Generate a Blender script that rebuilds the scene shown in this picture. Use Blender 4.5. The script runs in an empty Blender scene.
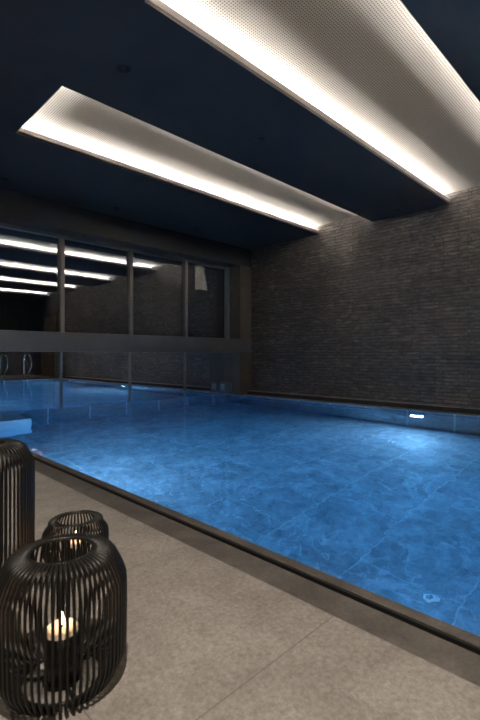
import bpy, bmesh, math, random
from mathutils import Vector, Matrix
random.seed(4)
SC = bpy.context.scene
COL = SC.collection
PI = math.pi

# ------------------------------------------------------------------ materials
class NT:
    def __init__(s, name):
        s.m = bpy.data.materials.new(name); s.m.use_nodes = True
        s.t = s.m.node_tree; s.t.nodes.clear()
        s.out = s.t.nodes.new('ShaderNodeOutputMaterial')
    def n(s, typ, **kw):
        o = s.t.nodes.new(typ)
        for k, v in kw.items():
            if k in o.inputs: 
                if isinstance(v, tuple) and len(v) == 3 and o.inputs[k].type == 'RGBA': v = (*v, 1)
                o.inputs[k].default_value = v
            else: setattr(o, k, v)
        return o
    def l(s, a, b): s.t.links.new(a, b)
    def coord(s, scale=(1,1,1), loc=(0,0,0), rot=(0,0,0)):
        tc = s.n('ShaderNodeTexCoord'); mp = s.n('ShaderNodeMapping')
        s.l(tc.outputs['Object'], mp.inputs['Vector'])
        mp.inputs['Scale'].default_value = scale; mp.inputs['Location'].default_value = loc; mp.inputs['Rotation'].default_value = rot
        return mp.outputs['Vector']
    def noise(s, vec, scale, detail=6, rough=.6, dist=0.0):
        n = s.n('ShaderNodeTexNoise'); n.inputs['Scale'].default_value = scale
        n.inputs['Detail'].default_value = detail; n.inputs['Roughness'].default_value = rough
        n.inputs['Distortion'].default_value = dist
        s.l(vec, n.inputs['Vector']); return n.outputs['Fac']
    def ramp(s, fac, stops):
        r = s.n('ShaderNodeValToRGB'); e = r.color_ramp.elements
        while len(e) < len(stops): e.new(.5)
        for i, (p, c) in enumerate(stops):
            e[i].position = p; e[i].color = (*c, 1) if len(c) == 3 else c
        s.l(fac, r.inputs['Fac']); return r.outputs['Color']
    def mix(s, fac, a, b, mode='MIX'):
        m = s.n('ShaderNodeMix'); m.data_type = 'RGBA'; m.blend_type = mode
        for v, i in ((fac, 0), (a, 6), (b, 7)):
            if hasattr(v, 'links'): s.l(v, m.inputs[i])
            else: m.inputs[i].default_value = v if i == 0 else (*v, 1)
        return m.outputs[2]
    def math(s, op, a, b=None):
        m = s.n('ShaderNodeMath'); m.operation = op
        for i, v in enumerate((a, b)):
            if v is None: continue
            if hasattr(v, 'links'): s.l(v, m.inputs[i])
            else: m.inputs[i].default_value = v
        return m.outputs[0]
    def bump(s, h, strength=.3, dist=.01):
        b = s.n('ShaderNodeBump'); b.inputs['Strength'].default_value = strength; b.inputs['Distance'].default_value = dist
        s.l(h, b.inputs['Height']); return b.outputs['Normal']
    def principled(s, color=None, rough=.5, metal=0, normal=None, emit=None, estr=0, spec=.5):
        p = s.n('ShaderNodeBsdfPrincipled')
        if hasattr(color, 'links'): s.l(color, p.inputs['Base Color'])
        else: p.inputs['Base Color'].default_value = (*color, 1)
        if hasattr(rough, 'links'): s.l(rough, p.inputs['Roughness'])
        else: p.inputs['Roughness'].default_value = rough
        p.inputs['Metallic'].default_value = metal
        p.inputs['Specular IOR Level'].default_value = spec
        if normal is not None: s.l(normal, p.inputs['Normal'])
        if emit: p.inputs['Emission Color'].default_value = (*emit, 1); p.inputs['Emission Strength'].default_value = estr
        s.l(p.outputs[0], s.out.inputs['Surface']); return s.m

def simple(name, c, rough=.5, metal=0, nscale=30, amt=.12, bump=.05, spec=.5):
    t = NT(name); v = t.coord(); f = t.noise(v, nscale)
    lo = tuple(x*(1-amt) for x in c); hi = tuple(min(1, x*(1+amt)) for x in c)
    return t.principled(t.ramp(f, [(.3, lo), (.7, hi)]), rough, metal, t.bump(f, bump, .003), spec=spec)

def emitter(name, c, s):
    t = NT(name); e = t.n('ShaderNodeEmission'); e.inputs[0].default_value = (*c, 1); e.inputs[1].default_value = s
    t.l(e.outputs[0], t.out.inputs['Surface']); return t.m

def m_deck():
    t = NT('deck_stone'); v = t.coord()
    br = t.n('ShaderNodeTexBrick', offset=0.0, squash=1.0)
    mp = t.coord(loc=(-.56, -.05, 0))
    t.l(mp, br.inputs['Vector'])
    br.inputs['Scale'].default_value = 1; br.inputs['Mortar Size'].default_value = .0022; br.inputs['Mortar Smooth'].default_value = .3
    br.inputs['Brick Width'].default_value = .87; br.inputs['Row Height'].default_value = .87
    br.inputs['Color1'].default_value = (.78,.78,.78,1); br.inputs['Color2'].default_value = (1,1,1,1); br.inputs['Mortar'].default_value = (.0,.0,.0,1)
    f = t.noise(v, 5, 8, .65, .3); g = t.noise(v, 55, 5, .7); k = t.noise(v, 160, 3, .8)
    base = t.ramp(f, [(.3, (.225,.205,.182)), (.7, (.335,.31,.28))])
    sp = t.ramp(g, [(.35, (.72,.71,.70)), (.65, (1.1,1.1,1.1))])
    c = t.mix(1.0, base, sp, 'MULTIPLY')
    sp2 = t.ramp(k, [(.35, (.8,.8,.8)), (.65, (1.1,1.1,1.1))])
    c = t.mix(1.0, c, sp2, 'MULTIPLY')
    c = t.mix(1.0, c, t.mix(.25, (1,1,1), br.outputs['Color']), 'MULTIPLY')
    c = t.mix(br.outputs['Fac'], c, (.12,.11,.10))
    h = t.math('SUBTRACT', g, t.math('MULTIPLY', br.outputs['Fac'], 2.0))
    return t.principled(c, .62, 0, t.bump(h, .25, .004), spec=.35)

def m_dark_stone(name='basalt', c=(.055,.05,.047), joint=None, rough=.5):
    t = NT(name); v = t.coord()
    f = t.noise(v, 6, 8, .65, .5); g = t.noise(v, 70, 5, .7)
    lo = tuple(x*.6 for x in c); hi = tuple(x*1.35 for x in c)
    col = t.ramp(f, [(.32, lo), (.7, hi)])
    col = t.mix(1.0, col, t.ramp(g, [(.35, (.75,.75,.75)), (.7, (1.25,1.25,1.25))]), 'MULTIPLY')
    return t.principled(col, rough, 0, t.bump(g, .3, .003), spec=.4)

def m_slate():
    # thin split-face slate strips, object coords remapped so rows stack in z
    t = NT('slate_strips'); 
    tc = t.n('ShaderNodeTexCoord'); sep = t.n('ShaderNodeSeparateXYZ'); t.l(tc.outputs['Object'], sep.inputs[0])
    cmb = t.n('ShaderNodeCombineXYZ'); t.l(t.math('ADD', sep.outputs['X'], sep.outputs['Y']), cmb.inputs[0]); t.l(sep.outputs['Z'], cmb.inputs[1])
    wob = t.noise(cmb.outputs[0], 3, 2, .5)
    br = t.n('ShaderNodeTexBrick', offset=.37, offset_frequency=2, squash=1.5, squash_frequency=3)
    t.l(cmb.outputs[0], br.inputs['Vector'])
    br.inputs['Scale'].default_value = 1; br.inputs['Mortar Size'].default_value = .004; br.inputs['Mortar Smooth'].default_value = .4
    br.inputs['Brick Width'].default_value = .42; br.inputs['Row Height'].default_value = .066; br.inputs['Bias'].default_value = -.1
    br.inputs['Color1'].default_value = (.0,.0,.0,1); br.inputs['Color2'].default_value = (1,1,1,1); br.inputs['Mortar'].default_value = (.3,.3,.3,1)
    st = t.n('ShaderNodeMapping'); t.l(cmb.outputs[0], st.inputs['Vector']); st.inputs['Scale'].default_value = (1, 3.5, 1)
    f = t.noise(st.outputs[0], 6, 9, .7, .6); g = t.noise(st.outputs[0], 22, 6, .7, .8); big = t.noise(cmb.outputs[0], 1.1, 4, .6, .5)
    col = t.ramp(f, [(.32, (.10,.091,.086)), (.52, (.20,.184,.172)), (.72, (.44,.405,.375))])
    tone = t.ramp(br.outputs['Color'], [(0, (.80,.80,.81)), (1, (1.16,1.14,1.12))])
    col = t.mix(1.0, col, tone, 'MULTIPLY')
    col = t.mix(1.0, col, t.ramp(big, [(.3, (.7,.7,.72)), (.7, (1.25,1.22,1.18))]), 'MULTIPLY')
    col = t.mix(br.outputs['Fac'], col, (.012,.011,.011))
    # pale scuffs along split edges
    sc = t.ramp(g, [(.62, (0,0,0)), (.72, (1,1,1))])
    col = t.mix(t.math('MULTIPLY', sc, .5), col, (.24,.225,.21))
    h = t.math('ADD', t.math('MULTIPLY', br.outputs['Color'], .9), t.math('MULTIPLY', g, .8))
    h = t.math('SUBTRACT', h, t.math('MULTIPLY', br.outputs['Fac'], 1.6))
    return t.principled(col, .5, 0, t.bump(h, .9, .016), spec=.45)

def m_pool_tile(axis):
    t = NT('pool_marble_' + 'xyz'[axis])
    tc = t.n('ShaderNodeTexCoord'); sep = t.n('ShaderNodeSeparateXYZ'); t.l(tc.outputs['Object'], sep.inputs[0])
    cmb = t.n('ShaderNodeCombineXYZ')
    a, b = {2: ('X','Y'), 0: ('Y','Z'), 1: ('X','Z')}[axis]
    t.l(sep.outputs[a], cmb.inputs[0]); t.l(sep.outputs[b], cmb.inputs[1])
    mp = t.n('ShaderNodeMapping'); t.l(cmb.outputs[0], mp.inputs['Vector'])
    mp.inputs['Location'].default_value = (-.20, 0.0, 0) if axis == 0 else ((-.1, -.27, 0) if axis == 2 else (0, 0, 0))
    if axis == 2:
        mp.inputs['Rotation'].default_value = (0, 0, 0)
    br = t.n('ShaderNodeTexBrick', offset=0.0 if axis != 2 else .5, squash=1.0)
    t.l(mp.outputs[0], br.inputs['Vector'])
    br.inputs['Scale'].default_value = 1; br.inputs['Mortar Size'].default_value = .007 if axis == 2 else (.020 if axis == 0 else .010); br.inputs['Mortar Smooth'].default_value = .2
    br.inputs['Brick Width'].default_value = 1.64 if axis == 2 else .82; br.inputs['Row Height'].default_value = .82 if axis == 2 else 5
    br.inputs['Color1'].default_value = (.0,.0,.0,1); br.inputs['Color2'].default_value = (1,1,1,1)
    v = tc.outputs['Object']
    # offset the marble figure per tile
    off = t.n('ShaderNodeVectorMath', operation='SCALE'); t.l(br.outputs['Color'], off.inputs[0]); off.inputs['Scale'].default_value = 7.0
    ad = t.n('ShaderNodeVectorMath', operation='ADD'); t.l(v, ad.inputs[0]); t.l(off.outputs[0], ad.inputs[1])
    vv = ad.outputs[0]
    f = t.noise(vv, 1.7, 12, .72, .8); g = t.noise(vv, 7, 10, .78, .5)
    col = t.ramp(f, [(.26, (.17,.19,.21)), (.5, (.29,.32,.35)), (.76, (.46,.50,.54))])
    col = t.mix(1.0, col, t.ramp(g, [(.3, (.52,.52,.52)), (.7, (1.45,1.45,1.45))]), 'MULTIPLY')
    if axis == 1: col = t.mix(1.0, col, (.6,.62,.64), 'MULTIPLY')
    vn = t.noise(vv, .9, 5, .55, 1.2)
    d = t.math('ABSOLUTE', t.math('SUBTRACT', vn, .5))
    vein = t.ramp(d, [(0, (1,1,1)), (.010, (0,0,0))])
    vn2 = t.noise(vv, 1.9, 4, .5, .8)
    d2 = t.math('ABSOLUTE', t.math('SUBTRACT', vn2, .47))
    vein2 = t.ramp(d2, [(0, (.5,.5,.5)), (.006, (0,0,0))])
    col = t.mix(t.math('MULTIPLY', t.math('MAXIMUM', vein, vein2), .32), col, (.85,.9,.95))
    col = t.mix(t.math('MULTIPLY', br.outputs['Fac'], .28 if axis == 2 else .9), col, (.85,.9,.95))
    return t.principled(col, .45, 0, t.bump(g, .1, .004), spec=.3)

def m_water():
    t = NT('pool_water'); v = t.coord()
    a = t.noise(v, 2.2, 3, .5, .4); b = t.noise(v, 9, 2, .5, .3)
    h = t.math('ADD', a, t.math('MULTIPLY', b, .22))
    g = t.n('ShaderNodeBsdfGlass', IOR=1.333, Roughness=0.0); g.inputs['Color'].default_value = (1,1,1,1)
    t.l(t.bump(h, .22, .03), g.inputs['Normal'])
    t.l(g.outputs[0], t.out.inputs['Surface'])
    va = t.n('ShaderNodeVolumeAbsorption'); va.inputs['Color'].default_value = (0,.64,.94,1); va.inputs['Density'].default_value = .30
    t.l(va.outputs[0], t.out.inputs['Volume'])
    return t.m

def m_pane(name, refl, tint=(.9,.95,1.0)):
    t = NT(name)
    tr = t.n('ShaderNodeBsdfTransparent'); tr.inputs[0].default_value = (.55,.58,.6,1)
    gl = t.n('ShaderNodeBsdfGlossy'); gl.inputs['Color'].default_value = (*tint, 1); gl.inputs['Roughness'].default_value = 0.0
    v = t.coord(); w = t.noise(v, .6, 1, .5)
    t.l(t.bump(w, .02, .02), gl.inputs['Normal'])
    lw = t.n('ShaderNodeFresnel'); lw.inputs['IOR'].default_value = 1.5
    m = t.n('ShaderNodeMixShader')
    t.l(t.math('MINIMUM', t.math('ADD', lw.outputs[0], refl), 1.0), m.inputs[0])
    t.l(tr.outputs[0], m.inputs[1]); t.l(gl.outputs[0], m.inputs[2])
    t.l(m.outputs[0], t.out.inputs['Surface']); return t.m

def m_perf():
    t = NT('perforated_panel'); 
    tc = t.n('ShaderNodeTexCoord')
    sc = t.n('ShaderNodeVectorMath', operation='SCALE'); t.l(tc.outputs['Object'], sc.inputs[0]); sc.inputs['Scale'].default_value = 1/.025
    fr = t.n('ShaderNodeVectorMath', operation='FRACTION'); t.l(sc.outputs[0], fr.inputs[0])
    sp = t.n('ShaderNodeSeparateXYZ'); t.l(fr.outputs[0], sp.inputs[0])
    dx = t.math('SUBTRACT', sp.outputs[0], .5); dy = t.math('SUBTRACT', sp.outputs[1], .5)
    r = t.math('SQRT', t.math('ADD', t.math('MULTIPLY', dx, dx), t.math('MULTIPLY', dy, dy)))
    hole = t.ramp(r, [(.24, (1,1,1)), (.30, (0,0,0))])
    col = t.mix(hole, (.80,.775,.74), (.26,.25,.24))
    return t.principled(col, .8, spec=.1)

def m_wood(name, c):
    t = NT(name); v = t.coord(scale=(6, 6, .6)); f = t.noise(v, 4, 7, .6, 1.2)
    return t.principled(t.ramp(f, [(.3, tuple(x*.6 for x in c)), (.7, tuple(x*1.3 for x in c))]), .5, 0, t.bump(f, .2, .004))

M = dict(
 deck=m_deck(), coping=m_dark_stone('coping_basalt', (.10,.090,.080)), slot=simple('recess_black', (.008,.008,.008), .6),
 farcop=m_dark_stone('coping_far', (.50,.42,.34), rough=.45),
 slate=m_slate(), navy=simple('navy_paint', (.058,.062,.074), .55, nscale=4, amt=.1, bump=.02),
 white=simple('cove_white', (.82,.80,.77), .7, nscale=8, amt=.03, bump=.0), lip=simple('cove_lip', (.34,.31,.28), .6),
 perf=m_perf(), px=m_pool_tile(0), py=m_pool_tile(1), pz=m_pool_tile(2), water=m_water(),
 pane=m_pane('window_glass', .27), lowpane=m_pane('screen_glass', .84),
 frame=simple('frame_bronze', (.27,.25,.23), .45, .3), beam=simple('beam_grey', (.135,.135,.14), .5, .1, nscale=3, amt=.08, bump=.02),
 header=simple('header_plaster', (.05,.045,.042), .7, nscale=3), pillar=simple('pillar_plaster', (.14,.12,.10), .7, nscale=5),
 wallstone=m_dark_stone('side_stone', (.11,.10,.09)), bluemetal=simple('edge_aluminium', (.35,.42,.46), .35, .6),
 chrome=simple('chrome', (.85,.86,.88), .22, 1.0, bump=.0), black=simple('black_wire', (.012,.011,.010), .42, .3, nscale=80, bump=.03),
 cup=simple('black_cup', (.010,.0095,.009), .35), wax=simple('ivory_wax', (.85,.74,.60), .5, nscale=20, amt=.05),
 wick=simple('wick', (.03,.02,.015), .9), steel=simple('brushed_steel', (.42,.44,.46), .35, .8),
 down=simple('downlight_black', (.010,.010,.011), .4), wood=m_wood('brown_wood', (.17,.11,.075)), slats=simple('slat_grey', (.075,.075,.08), .6),
 plastic=simple('white_plastic', (.85,.85,.86), .4, nscale=10, amt=.03), palepanel=simple('pale_panel', (.80,.86,.90), .5, nscale=2, amt=.03),
 terrace=m_dark_stone('terrace_stone', (.06,.06,.06)), outwall=simple('outside_render', (.03,.03,.035), .8),
 led=emitter('led_strip', (1.0, .93, .86), 105.0), lens=emitter('pool_lamp_lens', (.30, .66, 1.0), 10.0),
 flame=emitter('flame', (1.0, .62, .30), 24.0), lampglass=emitter('block_face', (1.0, .78, .56), 1.1), blockface2=emitter('block_face_side', (1.0, .78, .56), .7),
)
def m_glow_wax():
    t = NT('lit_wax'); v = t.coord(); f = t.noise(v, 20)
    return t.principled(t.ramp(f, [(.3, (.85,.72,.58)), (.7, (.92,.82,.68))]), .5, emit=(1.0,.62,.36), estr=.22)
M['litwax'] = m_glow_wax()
M['dimwax'] = M['wax']

# ------------------------------------------------------------------ mesh helpers
def box(bm, a, b):
    x0,y0,z0 = [min(p,q) for p,q in zip(a,b)]; x1,y1,z1 = [max(p,q) for p,q in zip(a,b)]
    v = [bm.verts.new(p) for p in ((x0,y0,z0),(x1,y0,z0),(x1,y1,z0),(x0,y1,z0),(x0,y0,z1),(x1,y0,z1),(x1,y1,z1),(x0,y1,z1))]
    for f in ((3,2,1,0),(4,5,6,7),(0,1,5,4),(1,2,6,5),(2,3,7,6),(3,0,4,7)): bm.faces.new([v[i] for i in f])
def tube(bm, pts, r, n=8, closed=False):
    pts = [Vector(p) for p in pts]; rings = []; N = len(pts)
    up = Vector((0,0,1))
    prev = None
    for i, p in enumerate(pts):
        a = pts[(i-1) % N] if (closed or i > 0) else p; b = pts[(i+1) % N] if (closed or i < N-1) else p
        d = (b - a).normalized()
        if prev is None:
            u = d.cross(up) if abs(d.z) < .9 else d.cross(Vector((1,0,0)))
        else: u = prev - d * prev.dot(d)
        u.normalize(); prev = u; w = d.cross(u)
        rr = r[i] if isinstance(r, (list, tuple)) else r
        rings.append([bm.verts.new(p + (u*math.cos(2*PI*k/n) + w*math.sin(2*PI*k/n))*rr) for k in range(n)])
    M_ = N if closed else N-1
    for i in range(M_):
        A, B = rings[i], rings[(i+1) % N]
        for k in range(n): bm.faces.new((A[k], A[(k+1)%n], B[(k+1)%n], B[k]))
    if not closed:
        bm.faces.new(list(reversed(rings[0]))); bm.faces.new(rings[-1])
def lathe(bm, prof, n=48, c=(0,0,0)):
    c = Vector(c); rings = []
    for r, z in prof:
        if r < 1e-5: rings.append([bm.verts.new(c + Vector((0,0,z)))])
        else: rings.append([bm.verts.new(c + Vector((r*math.cos(2*PI*k/n), r*math.sin(2*PI*k/n), z))) for k in range(n)])
    for A, B in zip(rings[:-1], rings[1:]):
        for k in range(n):
            k2 = (k+1) % n
            if len(A) == 1 and len(B) == 1: continue
            if len(A) == 1: bm.faces.new((A[0], B[k2], B[k]))
            elif len(B) == 1: bm.faces.new((A[k], A[k2], B[0]))
            else: bm.faces.new((A[k], A[k2], B[k2], B[k]))
def ring(bm, R, z, r, n=64, c=(0,0)):
    tube(bm, [(c[0]+R*math.cos(2*PI*k/n), c[1]+R*math.sin(2*PI*k/n), z) for k in range(n)], r, 8, True)
def obj(name, bm, mat, parent=None, smooth=False, bevel=0, loc=None, rot=None):
    bmesh.ops.recalc_face_normals(bm, faces=bm.faces)
    if bevel:
        bmesh.ops.bevel(bm, geom=list(bm.edges), offset=bevel, segments=2, affect='EDGES', profile=.6)
    me = bpy.data.meshes.new(name); bm.to_mesh(me); bm.free()
    me.materials.append(M[mat])
    if smooth: me.polygons.foreach_set('use_smooth', [True]*len(me.polygons))
    o = bpy.data.objects.new(name, me); COL.objects.link(o)
    if parent: o.parent = parent
    if loc: o.location = loc
    if rot: o.rotation_euler = rot
    return o
def boxes(name, bs, mat, parent=None, **k):
    bm = bmesh.new()
    for a, b in bs: box(bm, a, b)
    return obj(name, bm, mat, parent, **k)
def struct(name, bs, mat, parent=None, **k):
    o = boxes(name, bs, mat, parent, **k)
    if not parent: o['kind'] = 'structure'
    return o
def thing(name, label, cat, loc=(0,0,0), group=None, rz=0):
    o = bpy.data.objects.new(name, None); COL.objects.link(o); o.location = loc; o.rotation_euler = (0,0,rz)
    o.empty_display_size = .1
    tag(o, label, cat, group); return o
def tag(o, label, cat, group=None):
    o['label'] = label; o['category'] = cat
    if group: o['group'] = group
    return o
def dup(root, loc=None, label=None, rz=None):
    r = root.copy(); COL.objects.link(r)
    if loc: r.location = loc
    if rz is not None: r.rotation_euler = (0,0,rz)
    if label: r['label'] = label
    for ch in list(root.children):
        c = ch.copy(); COL.objects.link(c); c.parent = r
        for g in list(ch.children):
            d = g.copy(); COL.objects.link(d); d.parent = c
    return r

# ------------------------------------------------------------------ dimensions
WZ, DZ = 0.0, .015                 # water level, deck level
X0, X1 = 1.69, 7.82                # pool, near edge to slate side
Y0, Y1 = -2.1, 8.27                # pool, far end behind us to glass side
DEP = -1.75
BX = 8.2                           # slate wall
CH = 3.69                          # soffit height
LIP = .088
WT = 3.89                          # cove panel height
GL = 8.16                          # upper glazing
YB = 7.73                          # beam and header face
LG = 8.30                          # lower glass screen
LX, FY = -2.6, -6.5

# ------------------------------------------------------------------ floor and pool
struct('floor', [((LX,FY,-.3),(1.43,8.7,DZ)), ((1.43,FY,-.3),(BX,-2.35,DZ))], 'deck')
struct('trim_1', [((1.43,-2.35,-.28),(1.58,LG+.2,DZ-.001)), ((1.43,-2.35,-.28),(BX,-2.26,DZ-.001))], 'coping')
struct('trim_2', [((1.58,-2.2,-.3),(1.63,LG+.2,-.24)), ((1.618,-2.2,-.24),(1.63,LG+.2,DZ-.008))], 'slot')  # black base and liner put the slot's inner shade into the colour
struct('trim_3', [((1.63,-2.2,-.25),(X0,LG+.2,DZ-.004)), ((1.63,-2.26,-.25),(BX,-2.1,DZ-.004))], 'coping')
struct('trim_4', [((X1,Y0,-.25),(8.0,YB,DZ-.003))], 'farcop')
struct('trim_5', [((8.0,Y0,-.25),(8.06,YB,-.03))], 'slot')
struct('trim_6', [((8.06,Y0,-.25),(BX,YB,.085))], 'header')
struct('trim_7', [((8.045,Y0,.085),(BX,YB,.10))], 'farcop')
struct('floor_pool', [((X0-.1,Y0-.1,DEP-.2),(X1+.1,Y1+.1,DEP))], 'pz')
struct('wall_pool_near', [((X0-.12,Y0-.1,DEP),(X0,Y1+.1,-.25))], 'px')
struct('wall_pool_slate_side', [((X1,Y0-.1,DEP),(X1+.3,Y1+.1,-.25)), ((X1-.004,Y0,-.25),(X1,Y1,DZ-.02)), ((X1,YB,-.25),(BX,Y1,-.07))], 'px')
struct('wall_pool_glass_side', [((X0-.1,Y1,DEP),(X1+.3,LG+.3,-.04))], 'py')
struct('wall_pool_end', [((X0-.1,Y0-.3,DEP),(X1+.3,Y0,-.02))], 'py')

bm = bmesh.new(); box(bm, (X0-.002,Y0-.002,DEP-.002), (X1-.002,Y1+.002,WZ))
w = obj('pool_water', bm, 'water'); w['kind'] = 'stuff'; tag(w, 'calm blue lit water filling the indoor pool', 'water')

# pale panel set in the pool wall below the glass screen
pp = thing('pool_wall_panel', 'pale blue rectangular block under water below the leftmost glass screen', 'panel', (2.1,Y1,-.95))
boxes('panel', [((-.40,-.62,-.79),(.66,-.002,.52))], 'palepanel', pp, bevel=.006)

# ------------------------------------------------------------------ ceiling with coves
wells = [(4.36,5.67), (1.49,2.87), (-1.36,.02), (-4.20,-2.82)]
WX = 1.87
VO = .27                           # the void runs this far past the opening
TH = .03
ys = [8.7] + [v for a, b in wells for v in (b, a)] + [FY]
sl = [((LX,FY,CH),(WX,8.7,CH+TH)), ((LX,FY,CH+TH),(WX-VO,8.7,WT+.1))]
for i in range(0, len(ys), 2):
    lo, hi = ys[i+1], ys[i]
    sl.append(((WX,lo,CH),(BX,hi,CH+TH)))
    sl.append(((WX-VO,lo+(VO if lo > FY else 0),CH+TH),(BX,hi-(VO if hi < 8.7 else 0),WT+.1)))
for a, b in wells: sl.append(((WX-VO,a-VO,WT+.02),(BX,b+VO,WT+.1)))
struct('ceiling', sl, 'navy')
cove_labels = ['slim lit cove nearest the window wall', 'wide lit cove overhead at the upper right', 'lit cove behind the viewer, mirrored in the windows third from the front', 'lit cove farthest behind the viewer, mirrored smallest in the windows']
for i, (a, b) in enumerate(wells):
    c = thing('ceiling_cove', 'glowing white ' + cove_labels[i] + ' with perforated panel', 'ceiling light', (WX, (a+b)/2, CH), 'recessed ceiling coves')
    hw = (b-a)/2; L = BX-WX
    boxes('perforated_panel', [((-VO,-hw-VO,WT-CH-.006),(L,hw+VO,WT-CH+.02))], 'perf', c)
    for s in (-1, 1):
        y = s*hw
        boxes('side_panel', [((-VO,y+s*(VO-.012),TH),(L,y+s*VO,WT-CH-.006))], 'white', c)
        boxes('lip', [((-.008,y,-.002),(L,y+s*.008,LIP))], 'lip', c)
        boxes('ledge', [((-.008,y+s*.008,TH),(L,y+s*(VO-.012),TH+.004))], 'white', c)
        boxes('led_strip', [((-.2,y+s*(VO-.075),TH+.004),(L-.02,y+s*(VO-.055),TH+.010))], 'led', c)
    boxes('side_panel', [((-VO,-hw-VO+.012,TH),(-VO+.012,hw+VO-.012,WT-CH-.006))], 'white', c)
    boxes('lip', [((-.008,-hw,-.002),(0,hw,LIP))], 'lip', c)
    boxes('led_strip', [((-VO+.055,-hw-.15,TH+.004),(-VO+.075,hw+.15,TH+.010))], 'led', c)

# recessed downlights
def downlight(lab, loc, grp='unlit recessed downlights in the navy ceiling'):
    t = thing('downlight', lab, 'downlight', loc, grp)
    bm = bmesh.new(); lathe(bm, [(.040,-.001),(.062,-.004),(.068,-.001),(.068,.0),(.040,.0)], 32); obj('trim_ring', bm, 'down', t, True)
    bm = bmesh.new(); lathe(bm, [(.0,.0),(.042,.0),(.042,-.003),(.0,-.003)], 32); obj('baffle', bm, 'slot', t, True)
    return t
d0 = downlight('small black unlit downlight between the coves, nearest the viewer', (2.165,3.69,CH))
mid = ['small black unlit downlight between the coves, second from the viewer', 'small black unlit downlight between the coves, third from the viewer', 'small black unlit downlight between the coves, closest to the slate wall']
for x, l in zip((4.08,5.98,7.85), mid): dup(d0, (x,3.69,CH), l)
win = ['small black unlit downlight by the window wall, at the left picture edge', 'small black unlit downlight by the window wall, above the second mullion', 'small black unlit downlight by the window wall, closest to the slate wall']
for x, l in zip((2.24,4.13,6.0), win): dup(d0, (x,7.3,CH), l)

# ------------------------------------------------------------------ walls
struct('wall_right', [((BX,-3.4,-.25),(BX+.25,8.7,WT+.1))], 'slate')
struct('wall_front', [((LX-.2,FY-.2,-.3),(BX+.25,FY,WT+.1))], 'wallstone')
struct('wall_left', [((LX-.2,FY,-.3),(LX,8.7,WT+.1))], 'wallstone')
struct('wall_right_end', [((BX,FY,-.3),(BX+.25,-3.4,WT+.1))], 'header')
# glass wall: header, beam, pillar
HB = 3.235
struct('wall_back', [((LX,YB,HB),(BX,GL+.1,CH))], 'header')
struct('trim_8', [((LX,YB,1.06),(BX,LG+.12,1.40))], 'beam', bevel=.006)
struct('wall_pillar', [((7.785,YB,1.4),(BX,GL+.54,HB)), ((7.785,YB,-.07),(BX,LG+.4,1.06))], 'pillar')
struct('trim_9', [((7.70,GL-.05,1.4),(7.785,GL+.12,HB))], 'bluemetal')
struct('trim_10', [((LX,GL-.06,HB-.055),(7.70,GL+.08,HB)), ((LX,GL-.05,1.40),(7.70,GL+.07,1.425))], 'frame')
xm = [3.475+1.457*k for k in range(-4,3)]
for x in xm:
    boxes('window_mullion', [((x-.04,GL-.07,1.425),(x+.04,GL+.06,HB-.055))], 'frame', bevel=.004)['kind'] = 'structure'
edges = [LX] + xm + [7.70]
for i in range(len(edges)-1):
    o = boxes('window_%d' % (i+1), [((edges[i]+.038,GL,1.42),(edges[i+1]-.038,GL+.012,HB-.05))], 'pane'); o['kind'] = 'structure'
o = boxes('window_9', [((LX,LG,DZ),(X0-.03,LG+.012,1.06))], 'lowpane'); o['kind'] = 'structure'
# lower glass screen standing in the water
k = LG/GL
xl = [x*k for x in xm if x*k > X0]
le = [X0-.0] + xl + [7.785]
names = ['narrow glass screen beyond the left picture edge', 'glass screen at the left picture edge below the beam', 'glass screen between the first and second dark posts in the photo', 'glass screen between the second and third dark posts in the photo', 'glass screen beside the corner pillar']
for i in range(len(le)-1):
    t = thing('glass_screen', 'mirror-like ' + names[i], 'glass screen', (le[i], LG, -.038), 'glass screens below the beam')
    wd = le[i+1]-le[i]
    boxes('glass_pane', [((.012,.003,.0),(wd-.012,.015,1.097))], 'lowpane', t)
    boxes('bottom_rail', [((.0,.0,.0),(wd,.02,.025))], 'frame', t)
for i, x in enumerate(xl):
    o = boxes('screen_post', [((x-.02,LG-.028,-.038),(x+.02,LG-.002,1.06))], 'frame', bevel=.004)
    tag(o, 'slim dark metal post between glass screens, ' + ['beyond the left picture edge', 'leftmost in the photo', 'middle of the three in the photo', 'nearest the corner pillar'][min(i,3)], 'post', 'posts between the glass screens')
# outside terrace
struct('floor_terrace', [((LX-2,LG+.2,-.4),(16,13,-.05))], 'terrace')
struct('wall_terrace', [((LX-2,12.2,-.05),(16,12.5,5.5))], 'outwall')
ol = thing('glowing_block', 'dim warm glowing block outdoors, seen through the last upper window', 'lamp', (10.35,12.2,3.3))  # plain block whose warm glow is its own emission
boxes('block_face', [((-.15,-.22,.02),(.22,-.01,.88))], 'lampglass', ol)
boxes('block_face', [((-.34,-.20,.02),(-.152,-.01,.88))], 'blockface2', ol)
boxes('bottom_plate', [((-.34,-.22,-.02),(.22,0,.018))], 'down', ol)
boxes('top_plate', [((-.34,-.22,.882),(.22,0,.92))], 'down', ol)

# door and slats behind the viewer (seen mirrored in the windows)
dd = struct('door_1', [((BX-.04,-4.6,DZ),(BX,-3.45,2.75))], 'wood')
bm = bmesh.new(); tube(bm, [(BX-.045,-3.62,1.05),(BX-.09,-3.62,1.05),(BX-.09,-3.75,1.05)], .011, 10); obj('door_handle', bm, 'steel', dd, True)
bs = []
y = -4.75
while y > FY+.02: bs.append(((BX-.05,y-.05,DZ),(BX,y,CH))); y -= .10
x = BX-.1
while x > 4.4: bs.append(((x-.05,FY,DZ),(x,FY+.05,CH))); x -= .10
o = boxes('slat_cladding', bs, 'slats'); o['kind'] = 'structure'

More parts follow.
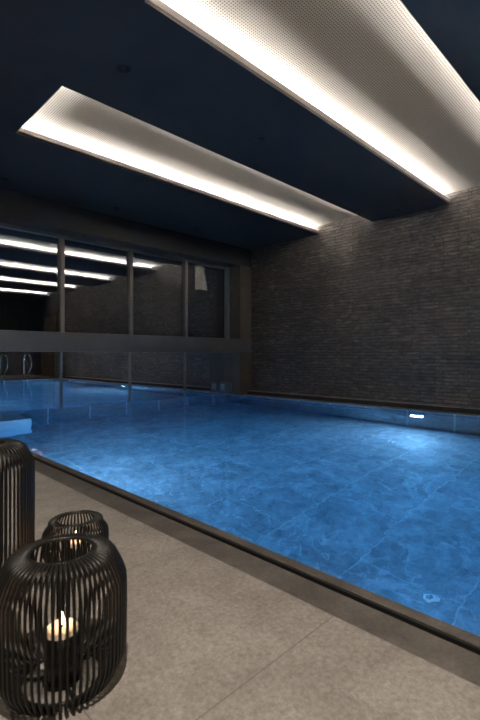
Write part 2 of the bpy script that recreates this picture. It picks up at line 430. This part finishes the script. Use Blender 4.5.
# ------------------------------------------------------------------ pool lamps
def pool_lamp(lab, loc, rz):
    t = thing('pool_lamp', lab, 'pool light', loc, 'underwater pool lamps', rz)   # local +x faces into the water
    boxes('bezel', [((0,-.13,-.055),(.012,.13,-.037)), ((0,-.13,.037),(.012,.13,.055)), ((0,-.13,-.037),(.012,-.105,.037)), ((0,.105,-.037),(.012,.13,.037))], 'steel', t)
    boxes('lens', [((0,-.105,-.037),(.016,.105,.037))], 'lens', t, bevel=.004)
    return t
LAMPS = [((X1-.004,3.29,-.62), PI, 1.0, 'bright slim underwater lamp in the slate side wall of the pool'),
 ((X0,5.0,-.45), 0, 1.1, 'underwater lamp in the near pool wall, hidden by the pool edge'),
 ((X0,.9,-.45), 0, .3, 'underwater lamp in the near pool wall, beyond the right picture edge'),
 ((X1-.004,-.9,-.45), PI, .9, 'underwater lamp in the slate side wall, behind the viewer')]
p0 = None
for loc, rz, e, lab in LAMPS:
    if p0 is None: p0 = pool_lamp(lab, loc, rz)
    else: dup(p0, loc, lab, rz)
    L = bpy.data.lights.new('pool_lamp_light', 'AREA'); L.shape = 'RECTANGLE'; L.size = .20; L.size_y = .07; L.energy = 122*e; L.color = (.62,.78,1.0)
    lo = bpy.data.objects.new('pool_lamp_light', L); COL.objects.link(lo)
    d = Vector((math.cos(rz), 0, 0)); lo.location = Vector(loc) + d*.03
    lo.rotation_euler = d.to_track_quat('-Z','Y').to_euler()

# small white discs on the pool floor
def refr(px, py):
    wd = 440/(py-355); q = (px-240)/440*wd; s, c = .7046, .7096
    P = Vector((s*q+c*wd, -c*q+s*wd)); Ln = P.length
    st = (Ln/math.sqrt(1+Ln*Ln))/1.333; tt = st/math.sqrt(1-st*st)
    return P + P.normalized()*tt*(-DEP)
il = ['white round disc on the pool floor, lower right near the edge', 'white round disc on the pool floor, in front of the bright lamp', 'white round disc on the pool floor, near the corner pillar']
i0 = None
for (px, py), lab in zip([(430,598),(391,442),(230,416)], il):
    P = refr(px, py)
    if i0 is None:
        i0 = thing('floor_disc', lab, 'pool inlet', (P.x,P.y,DEP), 'white pool floor discs')
        bm = bmesh.new(); lathe(bm, [(0,.0),(.045,.0),(.045,.010),(.038,.014),(.022,.016),(.022,.016),(0,.016)], 32); obj('cap', bm, 'plastic', i0, True)
        bm = bmesh.new(); lathe(bm, [(.022,.016),(.018,.026),(0,.028)], 24); obj('disc_knob', bm, 'steel', i0, True)
    else: dup(i0, (P.x,P.y,DEP), lab)

# handrails at the far pool end (seen mirrored in the glass screens)
def handrail(lab, x):
    t = thing('handrail', lab, 'handrail', (x,-2.55,DZ), 'chrome pool handrails')
    pts = [(0,-.25,0),(0,-.25,.70),(0,-.23,.86),(0,-.15,.97),(0,.0,1.02),(0,.22,1.02),(0,.42,.94),(0,.58,.80),(0,.62,.66),(0,.58,.52),(0,.50,.42),(0,.36,.34),(0,.24,.25),(0,.20,.14),(0,.20,.0)]
    bm = bmesh.new(); tube(bm, pts, .021, 12); obj('rail', bm, 'chrome', t, True)
    for yy in (-.25,.20):
        bm = bmesh.new(); lathe(bm, [(.0,0),(.05,0),(.05,.008),(.024,.014),(.0,.014)], 24, (0,yy,0)); obj('flange', bm, 'steel', t, True)
    return t
h0 = handrail('curved chrome pool handrail mirrored at the left picture edge', 5.8)
dup(h0, (6.7,-2.55,DZ), 'curved chrome pool handrail mirrored nearest the first glass post')

# small metal box on the corner pillar
t = thing('junction_box', 'small grey metal box low on the corner pillar by the glass', 'metal box', (7.785,8.14,.06))
boxes('body', [((-.20,-.10,.03),(0,.10,.23))], 'wallstone', t, bevel=.008)
boxes('side_plate', [((-.20,-.115,.0),(-.0,-.10,.26))], 'steel', t, bevel=.004)
boxes('side_plate', [((-.20,.10,.0),(-.0,.115,.26))], 'steel', t, bevel=.004)
boxes('cover', [((-.215,-.07,.05),(-.20,.07,.21))], 'bluemetal', t, bevel=.004)

# ------------------------------------------------------------------ lanterns
def smooth_prof(P, n=8):
    out = []
    for i in range(len(P)-1):
        p0 = P[max(i-1,0)]; p1 = P[i]; p2 = P[i+1]; p3 = P[min(i+2,len(P)-1)]
        for j in range(n):
            t = j/n
            out.append(tuple(.5*((2*b)+(-a+c)*t+(2*a-5*b+4*c-d)*t*t+(-a+3*b-3*c+d)*t**3) for a,b,c,d in zip(p0,p1,p2,p3)))
    out.append(P[-1]); return out
def lantern(lab, loc, R, H, rim, base, nw, wr, cup_r, cup_h, rz=0):
    t = thing('wire_lantern', lab, 'lantern', loc, 'black wire lanterns on the deck', rz)
    kb = .44*R; 
    sh = min(.115, .31*H)
    P = [(base,.007),(base+(R-base)*.5,.014),(R-.020,.040),(R-.003,.085),(R,.085+(H-sh-.085)*.5),(R,H-sh),(R-.005,H-sh*.72),(R-.024,H-sh*.34),(rim+(R-rim)*.55,H-sh*.13),(rim+.015,H-.003),(rim,H-.006)]
    P = smooth_prof(P, 4)
    bm = bmesh.new()
    for k in range(nw):
        a = 2*PI*k/nw; tube(bm, [(r*math.cos(a), r*math.sin(a), z) for r, z in P], wr, 6)
    obj('wire_cage', bm, 'black', t, True)
    bm = bmesh.new(); ring(bm, rim, H-.006, wr*1.35, 72); obj('top_ring', bm, 'black', t, True)
    bm = bmesh.new(); ring(bm, base, .006, .006, 72); obj('base_ring', bm, 'black', t, True)
    bm = bmesh.new()
    for k in range(3):
        a = 2*PI*k/3+.4; tube(bm, [(base*math.cos(a),base*math.sin(a),.006),(0,0,.006)], .005, 6)
    lathe(bm, [(0,.002),(cup_r*1.1,.002),(cup_r*1.1,.009),(0,.009)], 40)
    obj('base_spider', bm, 'black', t, False)
    bm = bmesh.new(); lathe(bm, [(0,.0095),(cup_r,.009),(cup_r,cup_h),(cup_r-.004,cup_h),(cup_r-.004,.03),(0,.03)], 40); obj('candle_cup', bm, 'cup', t, True)
    return t
def candle(lab, loc, r, h, lit=True, e=1.0):
    t = thing('candle', lab, 'candle', loc, 'candles in the lanterns')
    bm = bmesh.new(); lathe(bm, [(0,0),(r,0),(r,h-.004),(r-.004,h),(r*.7,h-.003),(0,h-.005)], 32); obj('wax', bm, 'litwax', t, True)
    bm = bmesh.new(); tube(bm, [(0,0,h-.006),(.001,0,h+.008)], .0013, 6); obj('wick', bm, 'wick', t)
    bm = bmesh.new(); lathe(bm, [(0,h+.004),(.0045,h+.009),(.0065,h+.017),(.0045,h+.029),(.0018,h+.040),(0,h+.046)], 16); obj('flame', bm, 'flame', t, True)
    L = bpy.data.lights.new('candle_glow', 'POINT'); L.energy = .15*e; L.color = (1,.55,.25); L.shadow_soft_size = .012
    lo = bpy.data.objects.new('candle_glow', L); COL.objects.link(lo); lo.location = (loc[0],loc[1],loc[2]+h+.065)
def at(px, w):
    q = (px-240)/440*w; s, c = .7046, .7096
    return (s*q+c*w, -c*q+s*w)
bx, by = at(62, 1.34)
lantern('large squat black wire lantern in front, with a lit candle', (bx,by,DZ), .188, .395, .094, .115, 66, .0046, .051, .145)
candle('lit ivory candle in the large front lantern', (bx,by,DZ+.0305), .046, .130)
sx, sy = at(76, 2.03)
lantern('small black wire lantern behind the large one, with a lit candle', (sx,sy,DZ), .142, .235, .082, .09, 56, .0038, .042, .110, .06)
candle('lit ivory candle in the small lantern behind', (sx,sy,DZ+.0305), .036, .098)
tx, ty = at(-16, 1.80)
lantern('tall black wire lantern cut off by the left picture edge', (tx,ty,DZ), .185, .625, .085, .115, 64, .0046, .045, .15, .03)
candle('candle in the tall lantern at the left edge', (tx,ty,DZ+.0305), .040, .09, e=1.4)

# ------------------------------------------------------------------ lamps above the deck (out of the frame)
def spot(loc, e, ang=100, col=(1,.88,.76)):
    L = bpy.data.lights.new('deck_spot', 'SPOT'); L.energy = e; L.color = col; L.spot_size = math.radians(ang); L.spot_blend = .8; L.shadow_soft_size = .06
    o = bpy.data.objects.new('deck_spot', L); COL.objects.link(o); o.location = loc
dk = ['recessed downlight above the deck, out of frame, nearest the viewer', 'recessed downlight above the deck, out of frame, towards the entrance', 'recessed downlight above the deck, out of frame, towards the windows']
for (x, y), l in zip(((.1,.2),(.1,-2.6),(-.9,4.2)), dk):
    dup(d0, (x,y,CH), l)
    spot((x,y,CH-.02), 640)

# ------------------------------------------------------------------ world, camera, colour
wd = bpy.data.worlds.new('night'); SC.world = wd; wd.use_nodes = True
wd.node_tree.nodes['Background'].inputs[0].default_value = (.010,.014,.024,1); wd.node_tree.nodes['Background'].inputs[1].default_value = .6
cam = bpy.data.cameras.new('camera'); co = bpy.data.objects.new('camera', cam); COL.objects.link(co)
co.location = (0,0,1.0); co.rotation_euler = (PI/2, 0, -math.atan2(.7096,.7046))
cam.sensor_width = 36; cam.sensor_fit = 'AUTO'; cam.lens = 22.0; cam.shift_y = -5/720; cam.clip_start = .02
cam.dof.use_dof = True; cam.dof.focus_distance = 6.0; cam.dof.aperture_fstop = 4.0
SC.camera = co
SC.view_settings.view_transform = 'Standard'; SC.view_settings.look = 'None'; SC.view_settings.exposure = 0; SC.view_settings.gamma = 1
SC.view_settings.use_curve_mapping = False
SC.cycles.max_bounces = 12; SC.cycles.transparent_max_bounces = 12; SC.cycles.transmission_bounces = 8; SC.cycles.glossy_bounces = 6; SC.cycles.diffuse_bounces = 5
SC.cycles.sample_clamp_indirect = 40; SC.cycles.caustics_refractive = False
